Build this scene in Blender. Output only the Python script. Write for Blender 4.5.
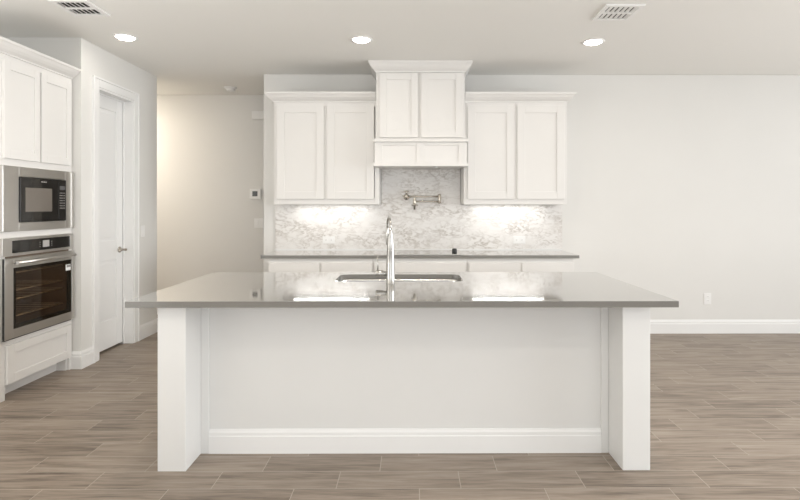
import bpy, bmesh, math, random
from mathutils import Vector, Matrix
PI = math.pi
random.seed(4)
for o in list(bpy.data.objects):
    bpy.data.objects.remove(o)
S = bpy.context.scene
COL = S.collection

# ------------------------------------------------------------------ camera
FPX, CX, CY, HCAM = 515.0, 414.5, 207.0, 1.38
cd = bpy.data.cameras.new('camera')
cam = bpy.data.objects.new('camera', cd)
COL.objects.link(cam)
cd.sensor_fit = 'HORIZONTAL'
cd.sensor_width = 36.0
cd.lens = FPX * 36.0 / 800.0
cd.shift_x = (400 - CX) / 800.0
cd.shift_y = -(250 - CY) / 800.0
cd.clip_start = 0.05
cam.location = (0, 0, HCAM)
cam.rotation_euler = (PI / 2, 0, -0.005)
S.camera = cam

# ------------------------------------------------------------------ world, daylight, exposure
S.view_settings.view_transform = 'Standard'
S.view_settings.look = 'None'
S.view_settings.exposure = 0.36
S.view_settings.gamma = 1.0
S.view_settings.use_curve_mapping = False
WORLD_E = 0.3
w = bpy.data.worlds.new('daylight')
S.world = w
w.use_nodes = True
w.node_tree.nodes['Background'].inputs[0].default_value = (0.86, 0.93, 1.0, 1)
w.node_tree.nodes['Background'].inputs[1].default_value = WORLD_E


def area(name, loc, rot, sx, sy, power, col, spread=PI):
    l = bpy.data.lights.new(name, 'AREA')
    l.shape = 'RECTANGLE'
    l.size, l.size_y = sx, sy
    l.energy = power
    l.color = col
    l.spread = spread
    o = bpy.data.objects.new(name, l)
    o.location = loc
    o.rotation_euler = rot
    COL.objects.link(o)
    return o


XLW = -3.56
FRONT_W, FRONT_TILT = 92, 0.5
RIGHT_W, RIGHT_TILT = 82, -0.06
RIGHT_LOW_W = 50
HALL_W = 28
REAR_DOWN_W = 3
# daylight entering through the windows behind the camera and on the right-hand side
area('window_daylight_front', (1.2, -2.95, 1.45), (PI / 2 + FRONT_TILT, 0, 0), 6.4, 2.2, FRONT_W, (0.965, 0.982, 1.0))
area('window_daylight_right', (6.15, 2.0, 1.45), (PI / 2, 0, PI / 2), 5.2, 2.2, RIGHT_W, (0.97, 0.985, 1.0))
area('right_narrow_fill', (6.14, 2.0, 1.40), (PI / 2 + RIGHT_TILT, 0, PI / 2), 4.6, 2.2, RIGHT_LOW_W, (0.97, 0.985, 1.0), 1.4)  # narrow second lamp added at the right window to brighten the left side
LEFT_W = 85
MID_W = 7
area('left_fill', (XLW + 0.05, 0.9, 1.45), (PI / 2 + 1.0, 0, -PI / 2), 2.6, 2.2, LEFT_W, (1.0, 0.985, 0.96))  # unseen fill lamp added at the windowless left wall, brightens the ceiling
LAMP_E = 15.0
DOWNLIGHT_W = 0.4
STRIP_W = 0.85
WARM = (1.0, 0.90, 0.78)

# ------------------------------------------------------------------ materials


def mat(name, col, rough=0.5, metal=0.0, spec=0.5, noise=0.0, nscale=6.0, bump=0.0, bscale=60.0,
        emit=None, estr=0.0, coat=0.0):
    m = bpy.data.materials.new(name)
    m.use_nodes = True
    nt = m.node_tree
    b = nt.nodes['Principled BSDF']
    b.inputs['Base Color'].default_value = (*col, 1)
    b.inputs['Roughness'].default_value = rough
    b.inputs['Metallic'].default_value = metal
    b.inputs['Specular IOR Level'].default_value = spec
    b.inputs['Coat Weight'].default_value = coat
    b.inputs['Coat Roughness'].default_value = 0.04
    b.inputs['Coat IOR'].default_value = 1.7
    tc = nt.nodes.new('ShaderNodeTexCoord')
    if noise > 0:
        n = nt.nodes.new('ShaderNodeTexNoise')
        n.inputs['Scale'].default_value = nscale
        n.inputs['Detail'].default_value = 4
        nt.links.new(tc.outputs['Object'], n.inputs['Vector'])
        r = nt.nodes.new('ShaderNodeValToRGB')
        r.color_ramp.elements[0].position = 0.3
        r.color_ramp.elements[1].position = 0.7
        r.color_ramp.elements[0].color = (*[c * (1 - noise) for c in col], 1)
        r.color_ramp.elements[1].color = (*[min(1, c * (1 + noise)) for c in col], 1)
        nt.links.new(n.outputs['Fac'], r.inputs['Fac'])
        nt.links.new(r.outputs['Color'], b.inputs['Base Color'])
    if bump > 0:
        n2 = nt.nodes.new('ShaderNodeTexNoise')
        n2.inputs['Scale'].default_value = bscale
        nt.links.new(tc.outputs['Object'], n2.inputs['Vector'])
        bp = nt.nodes.new('ShaderNodeBump')
        bp.inputs['Strength'].default_value = bump
        bp.inputs['Distance'].default_value = 0.002
        nt.links.new(n2.outputs['Fac'], bp.inputs['Height'])
        nt.links.new(bp.outputs['Normal'], b.inputs['Normal'])
    if emit:
        b.inputs['Emission Color'].default_value = (*emit, 1)
        b.inputs['Emission Strength'].default_value = estr
    return m


def floor_material():
    m = bpy.data.materials.new('wood_look_floor_tile')
    m.use_nodes = True
    nt = m.node_tree
    N, L = nt.nodes, nt.links
    b = N['Principled BSDF']

    def math_(op, a, c=None, d=None):
        n = N.new('ShaderNodeMath')
        n.operation = op
        for i, v in enumerate((a, c, d)):
            if v is None:
                continue
            if isinstance(v, (int, float)):
                n.inputs[i].default_value = v
            else:
                L.new(v, n.inputs[i])
        return n.outputs[0]
    tc = N.new('ShaderNodeTexCoord')
    sp = N.new('ShaderNodeSeparateXYZ')
    L.new(tc.outputs['Object'], sp.inputs[0])
    X, Y = sp.outputs[0], sp.outputs[1]
    TW, TL, Y0, X0, SH = 0.165, 0.613, 2.525, -0.372, 0.2047
    ry = math_('DIVIDE', math_('SUBTRACT', Y, Y0), TW)
    row = math_('FLOOR', ry)
    fy = math_('SUBTRACT', ry, row)
    rx = math_('DIVIDE', math_('SUBTRACT', math_('SUBTRACT', X, X0), math_('MULTIPLY', row, SH)), TL)
    colm = math_('FLOOR', rx)
    fx = math_('SUBTRACT', rx, colm)
    # distance to nearest joint in metres
    dx = math_('MULTIPLY', math_('MINIMUM', fx, math_('SUBTRACT', 1.0, fx)), TL)
    dy = math_('MULTIPLY', math_('MINIMUM', fy, math_('SUBTRACT', 1.0, fy)), TW)
    dd = math_('MINIMUM', dx, dy)
    grout = math_('LESS_THAN', dd, 0.0019)
    cb = N.new('ShaderNodeCombineXYZ')
    L.new(row, cb.inputs[0])
    L.new(colm, cb.inputs[1])
    wn = N.new('ShaderNodeTexWhiteNoise')
    wn.noise_dimensions = '3D'
    L.new(cb.outputs[0], wn.inputs['Vector'])
    # wood grain, stretched along the plank and offset per tile
    gv = N.new('ShaderNodeCombineXYZ')
    L.new(math_('MULTIPLY', X, 1.5), gv.inputs[0])
    L.new(math_('MULTIPLY', Y, 17.0), gv.inputs[1])
    L.new(math_('MULTIPLY', wn.outputs['Value'], 40.0), gv.inputs[2])
    n1 = N.new('ShaderNodeTexNoise')
    n1.inputs['Scale'].default_value = 1.6
    n1.inputs['Detail'].default_value = 6
    n1.inputs['Roughness'].default_value = 0.62
    n1.inputs['Distortion'].default_value = 0.5
    L.new(gv.outputs[0], n1.inputs['Vector'])
    gv2 = N.new('ShaderNodeCombineXYZ')
    L.new(math_('MULTIPLY', X, 4.0), gv2.inputs[0])
    L.new(math_('MULTIPLY', Y, 90.0), gv2.inputs[1])
    L.new(math_('MULTIPLY', wn.outputs['Value'], 71.0), gv2.inputs[2])
    n2 = N.new('ShaderNodeTexNoise')
    n2.inputs['Scale'].default_value = 1.5
    n2.inputs['Detail'].default_value = 5
    L.new(gv2.outputs[0], n2.inputs['Vector'])
    f = math_('ADD', math_('MULTIPLY', n1.outputs['Fac'], 0.72), math_('MULTIPLY', n2.outputs['Fac'], 0.28))
    f = math_('ADD', f, math_('MULTIPLY', math_('SUBTRACT', wn.outputs['Value'], 0.5), 0.10))
    r = N.new('ShaderNodeValToRGB')
    e = r.color_ramp.elements
    e[0].position, e[0].color = 0.30, (*FLOOR_D, 1)
    e[1].position, e[1].color = 0.72, (*FLOOR_L, 1)
    k = e.new(0.5)
    k.color = (*FLOOR_M, 1)
    L.new(f, r.inputs['Fac'])
    mx = N.new('ShaderNodeMix')
    mx.data_type = 'RGBA'
    L.new(grout, mx.inputs['Factor'])
    L.new(r.outputs['Color'], mx.inputs['A'])
    mx.inputs['B'].default_value = (*GROUT, 1)
    L.new(mx.outputs['Result'], b.inputs['Base Color'])
    b.inputs['Roughness'].default_value = 0.42
    bp = N.new('ShaderNodeBump')
    bp.inputs['Strength'].default_value = 0.25
    bp.inputs['Distance'].default_value = 0.002
    L.new(math_('MINIMUM', math_('MULTIPLY', dd, 250.0), 1.0), bp.inputs['Height'])
    L.new(bp.outputs['Normal'], b.inputs['Normal'])
    return m


FLOOR_D = (0.120, 0.092, 0.070)
FLOOR_M = (0.282, 0.226, 0.178)
FLOOR_L = (0.400, 0.335, 0.277)
GROUT = (0.43, 0.37, 0.31)


def marble_material():
    m = bpy.data.materials.new('marble_mosaic')
    m.use_nodes = True
    nt = m.node_tree
    N, L = nt.nodes, nt.links
    b = N['Principled BSDF']
    tc = N.new('ShaderNodeTexCoord')
    mp = N.new('ShaderNodeMapping')
    mp.inputs['Rotation'].default_value = (0, math.radians(-38), 0)
    mp.inputs['Scale'].default_value = (1.0, 1.0, 1.9)
    L.new(tc.outputs['Object'], mp.inputs['Vector'])
    vo = N.new('ShaderNodeTexVoronoi')
    vo.inputs['Scale'].default_value = 8.0
    L.new(mp.outputs[0], vo.inputs['Vector'])
    # every mosaic piece is cut from another spot of the stone
    sc = N.new('ShaderNodeVectorMath')
    sc.operation = 'SCALE'
    sc.inputs['Scale'].default_value = 0.16
    L.new(vo.outputs['Color'], sc.inputs[0])
    ad = N.new('ShaderNodeVectorMath')
    ad.operation = 'ADD'
    L.new(mp.outputs[0], ad.inputs[0])
    L.new(sc.outputs[0], ad.inputs[1])
    n1 = N.new('ShaderNodeTexNoise')
    n1.inputs['Scale'].default_value = 7.0
    n1.inputs['Detail'].default_value = 7
    n1.inputs['Roughness'].default_value = 0.6
    n1.inputs['Distortion'].default_value = 0.35
    L.new(ad.outputs[0], n1.inputs['Vector'])
    su = N.new('ShaderNodeMath')
    su.operation = 'SUBTRACT'
    su.inputs[1].default_value = 0.5
    L.new(n1.outputs['Fac'], su.inputs[0])
    ab = N.new('ShaderNodeMath')
    ab.operation = 'ABSOLUTE'
    L.new(su.outputs[0], ab.inputs[0])
    r = N.new('ShaderNodeValToRGB')
    e = r.color_ramp.elements
    e[0].position, e[0].color = 0.0, (0.47, 0.43, 0.385, 1)
    e[1].position, e[1].color = 0.085, (0.83, 0.81, 0.785, 1)
    k = e.new(0.025)
    k.color = (0.65, 0.62, 0.585, 1)
    L.new(ab.outputs[0], r.inputs['Fac'])
    n2 = N.new('ShaderNodeTexNoise')
    n2.inputs['Scale'].default_value = 3.2
    n2.inputs['Detail'].default_value = 4
    L.new(mp.outputs[0], n2.inputs['Vector'])
    r2 = N.new('ShaderNodeValToRGB')
    r2.color_ramp.elements[0].position = 0.38
    r2.color_ramp.elements[0].color = (1, 1, 1, 1)
    r2.color_ramp.elements[1].position = 0.62
    r2.color_ramp.elements[1].color = (0.12, 0.12, 0.12, 1)
    L.new(n2.outputs['Fac'], r2.inputs['Fac'])
    mx = N.new('ShaderNodeMix')
    mx.data_type = 'RGBA'
    L.new(r2.outputs['Color'], mx.inputs['Factor'])
    mx.inputs['A'].default_value = (0.83, 0.81, 0.785, 1)
    L.new(r.outputs['Color'], mx.inputs['B'])
    L.new(mx.outputs['Result'], b.inputs['Base Color'])
    b.inputs['Roughness'].default_value = 0.3
    return m


def brushed(name, col, rough=0.3, axis=2):
    m = mat(name, col, rough, 1.0)
    nt = m.node_tree
    b = nt.nodes['Principled BSDF']
    tc = nt.nodes.new('ShaderNodeTexCoord')
    mp = nt.nodes.new('ShaderNodeMapping')
    s = [300, 300, 300]
    s[axis] = 4
    mp.inputs['Scale'].default_value = s
    nt.links.new(tc.outputs['Object'], mp.inputs['Vector'])
    n = nt.nodes.new('ShaderNodeTexNoise')
    n.inputs['Scale'].default_value = 1
    nt.links.new(mp.outputs[0], n.inputs['Vector'])
    mr = nt.nodes.new('ShaderNodeMapRange')
    mr.inputs['To Min'].default_value = rough - 0.06
    mr.inputs['To Max'].default_value = rough + 0.08
    nt.links.new(n.outputs['Fac'], mr.inputs['Value'])
    nt.links.new(mr.outputs[0], b.inputs['Roughness'])
    return m


def tinted_glass():
    m = bpy.data.materials.new('oven_door_glass')
    m.use_nodes = True
    nt = m.node_tree
    nt.nodes.clear()
    out = nt.nodes.new('ShaderNodeOutputMaterial')
    tr = nt.nodes.new('ShaderNodeBsdfTransparent')
    tr.inputs[0].default_value = (0.72, 0.66, 0.58, 1)
    gl = nt.nodes.new('ShaderNodeBsdfGlossy')
    gl.inputs['Roughness'].default_value = 0.03
    fr = nt.nodes.new('ShaderNodeFresnel')
    fr.inputs[0].default_value = 1.45
    ge = nt.nodes.new('ShaderNodeNewGeometry')
    mu = nt.nodes.new('ShaderNodeMath')
    mu.operation = 'MULTIPLY_ADD'
    mu.inputs[1].default_value = -1.0
    mu.inputs[2].default_value = 1.0
    nt.links.new(ge.outputs['Backfacing'], mu.inputs[0])
    m2_ = nt.nodes.new('ShaderNodeMath')
    m2_.operation = 'MULTIPLY'
    nt.links.new(fr.outputs[0], m2_.inputs[0])
    nt.links.new(mu.outputs[0], m2_.inputs[1])
    mx = nt.nodes.new('ShaderNodeMixShader')
    nt.links.new(m2_.outputs[0], mx.inputs[0])
    nt.links.new(tr.outputs[0], mx.inputs[1])
    nt.links.new(gl.outputs[0], mx.inputs[2])
    nt.links.new(mx.outputs[0], out.inputs[0])
    return m


M = {}
M['wall'] = mat('wall_paint', (0.785, 0.776, 0.75), 0.75, spec=0.25, noise=0.01, nscale=1.5, bump=0.12, bscale=120)
M['ceiling'] = mat('ceiling_paint', (0.90, 0.892, 0.862), 0.9, spec=0.1, bump=0.15, bscale=90)
M['trim'] = mat('trim_paint', (0.875, 0.875, 0.865), 0.38, spec=0.4, noise=0.008, nscale=3)
M['cab'] = mat('cabinet_paint', (0.80, 0.786, 0.763), 0.38, spec=0.4, noise=0.008, nscale=3)
M['isl_panel'] = mat('island_panel_paint', (0.772, 0.77, 0.755), 0.6, spec=0.3, noise=0.01, nscale=2)
M['isl_leg'] = mat('island_leg_paint', (0.785, 0.785, 0.772), 0.42, spec=0.4, noise=0.008, nscale=3)
M['floor'] = floor_material()
M['marble'] = marble_material()
M['quartz'] = mat('grey_quartz', (0.205, 0.200, 0.186), 0.07, spec=1.0, noise=0.05, nscale=160, coat=1.0)
M['steel'] = brushed('stainless_steel', (0.60, 0.585, 0.56), 0.30, 1)
M['steel_sink'] = brushed('sink_steel', (0.62, 0.61, 0.59), 0.24, 0)
M['chrome'] = mat('polished_chrome', (0.78, 0.78, 0.77), 0.12, 1.0, noise=0.01, nscale=40)
M['faucet'] = brushed('brushed_faucet_steel', (0.46, 0.45, 0.43), 0.27, 2)
M['nickel'] = mat('brushed_nickel', (0.56, 0.52, 0.46), 0.22, 1.0, noise=0.02, nscale=40)
M['blackglass'] = mat('black_glass', (0.012, 0.011, 0.010), 0.06, spec=0.6, noise=0.02)
M['cooktop'] = mat('cooktop_glass', (0.05, 0.047, 0.044), 0.05, spec=1.0, noise=0.02, coat=1.0)
M['mwwindow'] = mat('microwave_window', (0.17, 0.15, 0.13), 0.14, spec=0.9, noise=0.02)
M['black'] = mat('black_plastic', (0.02, 0.02, 0.02), 0.35, noise=0.05)
M['cavity'] = mat('oven_enamel', (0.17, 0.125, 0.09), 0.4, noise=0.1, nscale=20)
M['rack'] = mat('oven_rack_wire', (0.75, 0.68, 0.58), 0.45, 1.0, noise=0.02)
M['display'] = mat('oven_display', (0.42, 0.41, 0.40), 0.3, noise=0.02)
M['keys'] = mat('key_print', (0.42, 0.40, 0.38), 0.5, noise=0.02)
M['plastic'] = mat('white_plastic', (0.89, 0.885, 0.87), 0.35, noise=0.01)
M['slot'] = mat('dark_slot', (0.28, 0.27, 0.26), 0.6, noise=0.02)
M['vent_shade'] = mat('vent_shade_dark', (0.035, 0.033, 0.030), 0.8, noise=0.05)  # near-black colour for the shade inside the ceiling vents
M['screen'] = mat('grey_screen', (0.10, 0.10, 0.105), 0.2, noise=0.02)
M['lamp'] = mat('lamp_diffuser', (0.9, 0.9, 0.9), 0.5, noise=0.001, emit=(1.0, 0.95, 0.86), estr=LAMP_E)
M['strip'] = mat('strip_diffuser', (0.9, 0.9, 0.9), 0.5, noise=0.001, emit=(1.0, 0.98, 0.95), estr=3.0)
M['glass'] = tinted_glass()
M['wood'] = mat('pantry_dark', (0.3, 0.28, 0.26), 0.8, noise=0.02)

# ------------------------------------------------------------------ mesh helpers


class MB:
    def __init__(self):
        self.bm = bmesh.new()

    def box(self, x0, x1, y0, y1, z0, z1):
        v = [self.bm.verts.new(p) for p in
             ((x0, y0, z0), (x1, y0, z0), (x1, y1, z0), (x0, y1, z0), (x0, y0, z1), (x1, y0, z1), (x1, y1, z1), (x0, y1, z1))]
        for f in ((3, 2, 1, 0), (4, 5, 6, 7), (0, 1, 5, 4), (1, 2, 6, 5), (2, 3, 7, 6), (3, 0, 4, 7)):
            self.bm.faces.new([v[i] for i in f])
        return self

    def lathe(self, prof, c, axis='Z', n=32):
        """prof: list of (radius, height) from bottom to top; closed with caps."""
        rings = []
        for r, h in prof:
            ring = []
            for i in range(n):
                a = 2 * PI * i / n
                p = (r * math.cos(a), r * math.sin(a), h)
                if axis == 'X':
                    p = (p[2], p[0], p[1])
                elif axis == 'Y':
                    p = (p[1], p[2], p[0])
                ring.append(self.bm.verts.new((p[0] + c[0], p[1] + c[1], p[2] + c[2])))
            rings.append(ring)
        for a, b in zip(rings, rings[1:]):
            for i in range(n):
                f = self.bm.faces.new((a[i], a[(i + 1) % n], b[(i + 1) % n], b[i]))
                f.smooth = True
        self.bm.faces.new(rings[0][::-1])
        self.bm.faces.new(rings[-1])
        return self

    def tube(self, pts, r, n=14):
        pts = [Vector(p) for p in pts]
        rr = r if isinstance(r, (list, tuple)) else [r] * len(pts)
        rings = []
        ref = None
        for i, p in enumerate(pts):
            t = (pts[min(i + 1, len(pts) - 1)] - pts[max(i - 1, 0)]).normalized()
            if ref is None:
                ref = Vector((1, 0, 0)) if abs(t.x) < 0.8 else Vector((0, 0, 1))
            u = (ref - t * ref.dot(t)).normalized()
            ref = u
            v = t.cross(u)
            rings.append([self.bm.verts.new(p + (u * math.cos(2 * PI * k / n) + v * math.sin(2 * PI * k / n)) * rr[i]) for k in range(n)])
        for a, b in zip(rings, rings[1:]):
            for k in range(n):
                f = self.bm.faces.new((a[k], a[(k + 1) % n], b[(k + 1) % n], b[k]))
                f.smooth = True
        self.bm.faces.new(rings[0][::-1])
        self.bm.faces.new(rings[-1])
        return self

    def sweep(self, prof, path, z0):
        """closed profile [(out, z)] along a plan polyline; 'out' is to the right of travel."""
        n = len(path)
        rings = []
        for i in range(n):
            p = Vector(path[i])
            ds = []
            if i > 0:
                ds.append((Vector(path[i]) - Vector(path[i - 1])).normalized())
            if i < n - 1:
                ds.append((Vector(path[i + 1]) - Vector(path[i])).normalized())
            ns = [Vector((d.y, -d.x)) for d in ds]
            if len(ns) == 2:
                m = (ns[0] + ns[1])
                m = m / m.dot(ns[0])
            else:
                m = ns[0]
            rings.append([self.bm.verts.new((p.x + m.x * o, p.y + m.y * o, z0 + z)) for o, z in prof])
        k = len(prof)
        for a, b in zip(rings, rings[1:]):
            for j in range(k):
                self.bm.faces.new((a[j], b[j], b[(j + 1) % k], a[(j + 1) % k]))
        self.bm.faces.new(rings[0])
        self.bm.faces.new(rings[-1][::-1])
        return self

    def plate_with_hole(self, x0, x1, y0, y1, z0, z1, hole):
        """a slab with a hole; hole = ccw list of (x, y)."""
        outer = []
        # rays from the hole's points to the outer rectangle keep the topology simple
        cx = sum(p[0] for p in hole) / len(hole)
        cy = sum(p[1] for p in hole) / len(hole)
        # project each hole point outward to the rectangle
        for (hx, hy) in hole:
            dx, dy = hx - cx, hy - cy
            t = 1e9
            if dx > 1e-9:
                t = min(t, (x1 - cx) / dx)
            if dx < -1e-9:
                t = min(t, (x0 - cx) / dx)
            if dy > 1e-9:
                t = min(t, (y1 - cy) / dy)
            if dy < -1e-9:
                t = min(t, (y0 - cy) / dy)
            outer.append((cx + dx * t, cy + dy * t))
        corners = [(x0, y0), (x1, y0), (x1, y1), (x0, y1)]
        for c in corners:     # snap the nearest ray to each corner
            i = min(range(len(outer)), key=lambda j: abs(math.atan2(*(lambda a, b: (math.sin(a - b), math.cos(a - b)))(
                math.atan2(hole[j][1] - cy, hole[j][0] - cx), math.atan2(c[1] - cy, c[0] - cx)))))
            outer[i] = c
        V = self.bm.verts.new
        ot = [V((*p, z1)) for p in outer]
        ob = [V((*p, z0)) for p in outer]
        ht = [V((*p, z1)) for p in hole]
        hb = [V((*p, z0)) for p in hole]
        n = len(hole)
        for i in range(n):
            j = (i + 1) % n
            F = self.bm.faces.new
            F((ot[i], ot[j], ht[j], ht[i]))
            F((ob[j], ob[i], hb[i], hb[j]))
            F((ob[i], ob[j], ot[j], ot[i]))
            F((ht[i], ht[j], hb[j], hb[i]))
        return self

    def build(self, name, m, parent=None, bevel=0.0, base=None, seg=2):
        bmesh.ops.recalc_face_normals(self.bm, faces=self.bm.faces)
        b = Vector(base) if base is not None else (BASE.get(parent.name, Vector((0, 0, 0))) if parent else Vector((0, 0, 0)))
        bmesh.ops.translate(self.bm, verts=self.bm.verts, vec=-b)
        me = bpy.data.meshes.new(name)
        self.bm.to_mesh(me)
        self.bm.free()
        me.materials.append(m)
        o = bpy.data.objects.new(name, me)
        COL.objects.link(o)
        if parent:
            o.parent = parent
        else:
            o.location = b
        BASE[o.name] = b
        if bevel > 0:
            md = o.modifiers.new('bevel', 'BEVEL')
            md.width = bevel
            md.segments = seg
            md.limit_method = 'ANGLE'
            md.angle_limit = math.radians(50)
        return o


BASE = {}


def tag(o, label=None, cat=None, group=None, kind=None):
    if label:
        o['label'] = label
    if cat:
        o['category'] = cat
    if group:
        o['group'] = group
    if kind:
        o['kind'] = kind
    return o


def thing(name, label, cat, base, group=None):
    o = bpy.data.objects.new(name, None)
    o.empty_display_size = 0.05
    COL.objects.link(o)
    o.location = base
    BASE[o.name] = Vector(base)
    return tag(o, label, cat, group)


def struct_empty(name, base, label, cat):
    o = thing(name, label, cat, base)
    o['kind'] = 'structure'
    return o


def box(name, m, parent, x0, x1, y0, y1, z0, z1, bevel=0.0, **k):
    return MB().box(x0, x1, y0, y1, z0, z1).build(name, m, parent, bevel, **k)


def struct(name, m, label, cat, mb, bevel=0.0):
    o = mb.build(name, m, None, bevel)
    return tag(o, label, cat, kind='structure')


# boxes in the local frame of a face: F = looks to the camera (-Y), R = looks to the right (+X)
def fbox(mb, face, pl, u0, u1, v0, v1, n0, n1):
    """face 'F': plane y=pl, u=x, outward -y.  'R': plane x=pl, u=y, outward +x."""
    if face == 'F':
        mb.box(u0, u1, pl - n1, pl - n0, v0, v1)
    else:
        mb.box(pl + n0, pl + n1, u0, u1, v0, v1)


def shaker(name, parent, face, pl, u0, u1, v0, v1, m, st=0.062, th=0.020, rec=0.009, rail=None):
    """a shaker front: raised frame of stiles and rails round a flat recessed panel."""
    rl = rail or st
    mb = MB()
    fbox(mb, face, pl, u0, u0 + st, v0, v1, 0.0005, th)
    fbox(mb, face, pl, u1 - st, u1, v0, v1, 0.0005, th)
    fbox(mb, face, pl, u0 + st, u1 - st, v0, v0 + rl, 0.0005, th)
    fbox(mb, face, pl, u0 + st, u1 - st, v1 - rl, v1, 0.0005, th)
    fbox(mb, face, pl, u0 + st - 0.002, u1 - st + 0.002, v0 + rl - 0.002, v1 - rl + 0.002, 0.0005, th - rec)
    return mb.build(name, m, parent, 0.0018)


CROWN = [(0, 0), (0.010, 0), (0.012, 0.010), (0.020, 0.016), (0.034, 0.026), (0.050, 0.042), (0.062, 0.060), (0.070, 0.066), (0.072, 0.082), (0, 0.082)]


def crown_prof(out, h):
    return [(o / 0.072 * out, z / 0.082 * h) for o, z in CROWN]


BASEB = [(0, 0), (0.016, 0), (0.016, 0.104), (0.012, 0.110), (0.012, 0.128), (0.007, 0.140), (0.005, 0.148), (0, 0.148)]

# ------------------------------------------------------------------ room shell
YB = 5.615      # kitchen back wall
YH = 6.645      # hallway back wall
XP = -2.825     # pantry wall
YR = 4.410      # short return beside the oven cabinet
XL = -3.56      # left wall
XR = 6.2
YF = -3.0
CH = 2.825
WT = 0.13

struct('floor', M['floor'], 'brown wood-look plank tile floor', 'floor', MB().box(-6.0, XR + 0.2, YF - 0.2, YH + 0.2, -0.12, 0.0))
struct('ceiling', M['ceiling'], 'flat off-white ceiling', 'ceiling', MB().box(-6.0, XR + 0.2, YF - 0.2, YH + 0.2, CH, CH + 0.12))
struct('wall_back', M['wall'], 'off-white kitchen back wall behind the range', 'wall',
       MB().box(-1.615, XR, YB, YB + WT, 0, CH), 0.004)
struct('wall_hall', M['wall'], 'beige hallway wall behind the opening', 'wall', MB().box(-6.0, XR, YH, YH + WT, 0, CH))
# pantry wall with the door opening
DY0, DY1, DZ = 4.650, 5.230, 2.455
PE = 5.720
struct('wall_pantry', M['wall'], 'off-white pantry wall with a white door', 'wall',
       MB().box(XP - WT, XP, YR, DY0, 0, CH).box(XP - WT, XP, DY1, PE, 0, CH).box(XP - WT, XP, DY0, DY1, DZ, CH), 0.0)
struct('wall_return', M['wall'], 'short wall beside the tall oven cabinet', 'wall',
       MB().box(-4.4, XP - WT, YR, YR + WT, 0, CH))
struct('wall_pantry_end', M['wall'], 'pantry wall facing the hallway', 'wall',
       MB().box(-6.0, XP - WT, PE - WT, PE, 0, CH))
struct('wall_left', M['wall'], 'left wall behind the oven cabinet', 'wall', MB().box(XL - WT, XL, YF, YR, 0, CH))
struct('wall_hall_end', M['wall'], 'far end of the hallway', 'wall', MB().box(-6.0, -5.9, PE, YH, 0, CH))
# right and front walls, outside the frame, with their window openings
mb = MB().box(XR, XR + WT, YF, YH, 0, 0.35).box(XR, XR + WT, YF, YH, 2.55, CH)
mb.box(XR, XR + WT, YF, -0.6, 0.35, 2.55).box(XR, XR + WT, 4.6, YH, 0.35, 2.55)
struct('wall_right', M['wall'], 'right wall with wide windows', 'wall', mb)
mb = MB().box(XL - WT, XR, YF - WT, YF, 0, 0.35).box(XL - WT, XR, YF - WT, YF, 2.55, CH)
mb.box(XL - WT, -2.0, YF - WT, YF, 0.35, 2.55).box(4.4, XR, YF - WT, YF, 0.35, 2.55)
struct('wall_front', M['wall'], 'wall behind the camera with wide windows', 'wall', mb)
mb = MB()
for y in (-0.6, 0.69, 1.98, 3.27, 4.55):
    mb.box(XR + 0.03, XR + 0.09, y, y + 0.05, 0.35, 2.55)
mb.box(XR + 0.03, XR + 0.09, -0.6, 4.6, 0.35, 0.40).box(XR + 0.03, XR + 0.09, -0.6, 4.6, 2.50, 2.55)
struct('window_1', M['trim'], 'white window frame on the right wall', 'window', mb)
mb = MB()
for x in (-2.0, -0.41, 1.18, 2.77, 4.35):
    mb.box(x, x + 0.05, YF - 0.09, YF - 0.03, 0.35, 2.55)
mb.box(-2.0, 4.4, YF - 0.09, YF - 0.03, 0.35, 0.40).box(-2.0, 4.4, YF - 0.09, YF - 0.03, 2.50, 2.55)
struct('window_2', M['trim'], 'white window frame behind the camera', 'window', mb)

# baseboards
CAS = 0.088
struct('baseboard_back', M['trim'], 'white baseboard along the back wall', 'baseboard',
       MB().sweep(BASEB, [(1.60, YB), (XR, YB)], 0))
struct('baseboard_hall', M['trim'], 'white baseboard along the hallway wall', 'baseboard',
       MB().sweep(BASEB, [(-5.9, YH), (XR, YH)], 0))
struct('baseboard_kitchen_end', M['trim'], 'white baseboard around the end of the kitchen wall', 'baseboard',
       MB().sweep(BASEB, [(-1.615, YB + WT), (-1.615, YB), (-1.40, YB)], 0))
struct('baseboard_pantry', M['trim'], 'white baseboard beside the pantry door', 'baseboard',
       MB().sweep(BASEB, [(-5.9, PE), (XP, PE), (XP, DY1 + CAS)][::-1], 0) if False else
       MB().sweep(BASEB, [(XP, DY1 + CAS), (XP, PE), (-5.9, PE)], 0))
struct('baseboard_return', M['trim'], 'white baseboard at the wall corner by the oven cabinet', 'baseboard',
       MB().sweep(BASEB, [(-2.899, YR), (XP, YR), (XP, DY0 - CAS)], 0))

# pantry door: casing trim and door leaf
mb = MB()
for a, b in ((DY0 - CAS, DY0 - 0.004), (DY1 + 0.004, DY1 + CAS)):
    mb.box(XP, XP + 0.014, a, b, 0, DZ + CAS)
mb.box(XP, XP + 0.014, DY0 - 0.004, DY1 + 0.004, DZ + 0.004, DZ + CAS)
mb.box(XP, XP + 0.022, DY0 - CAS - 0.002, DY0 - CAS + 0.016, 0, DZ + CAS + 0.002)
mb.box(XP, XP + 0.022, DY1 + CAS - 0.016, DY1 + CAS + 0.002, 0, DZ + CAS + 0.002)
mb.box(XP, XP + 0.022, DY0 - CAS + 0.016, DY1 + CAS - 0.016, DZ + CAS - 0.016, DZ + CAS + 0.002)
struct('trim_1', M['trim'], 'white casing around the pantry door', 'trim', mb, 0.003)
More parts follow.
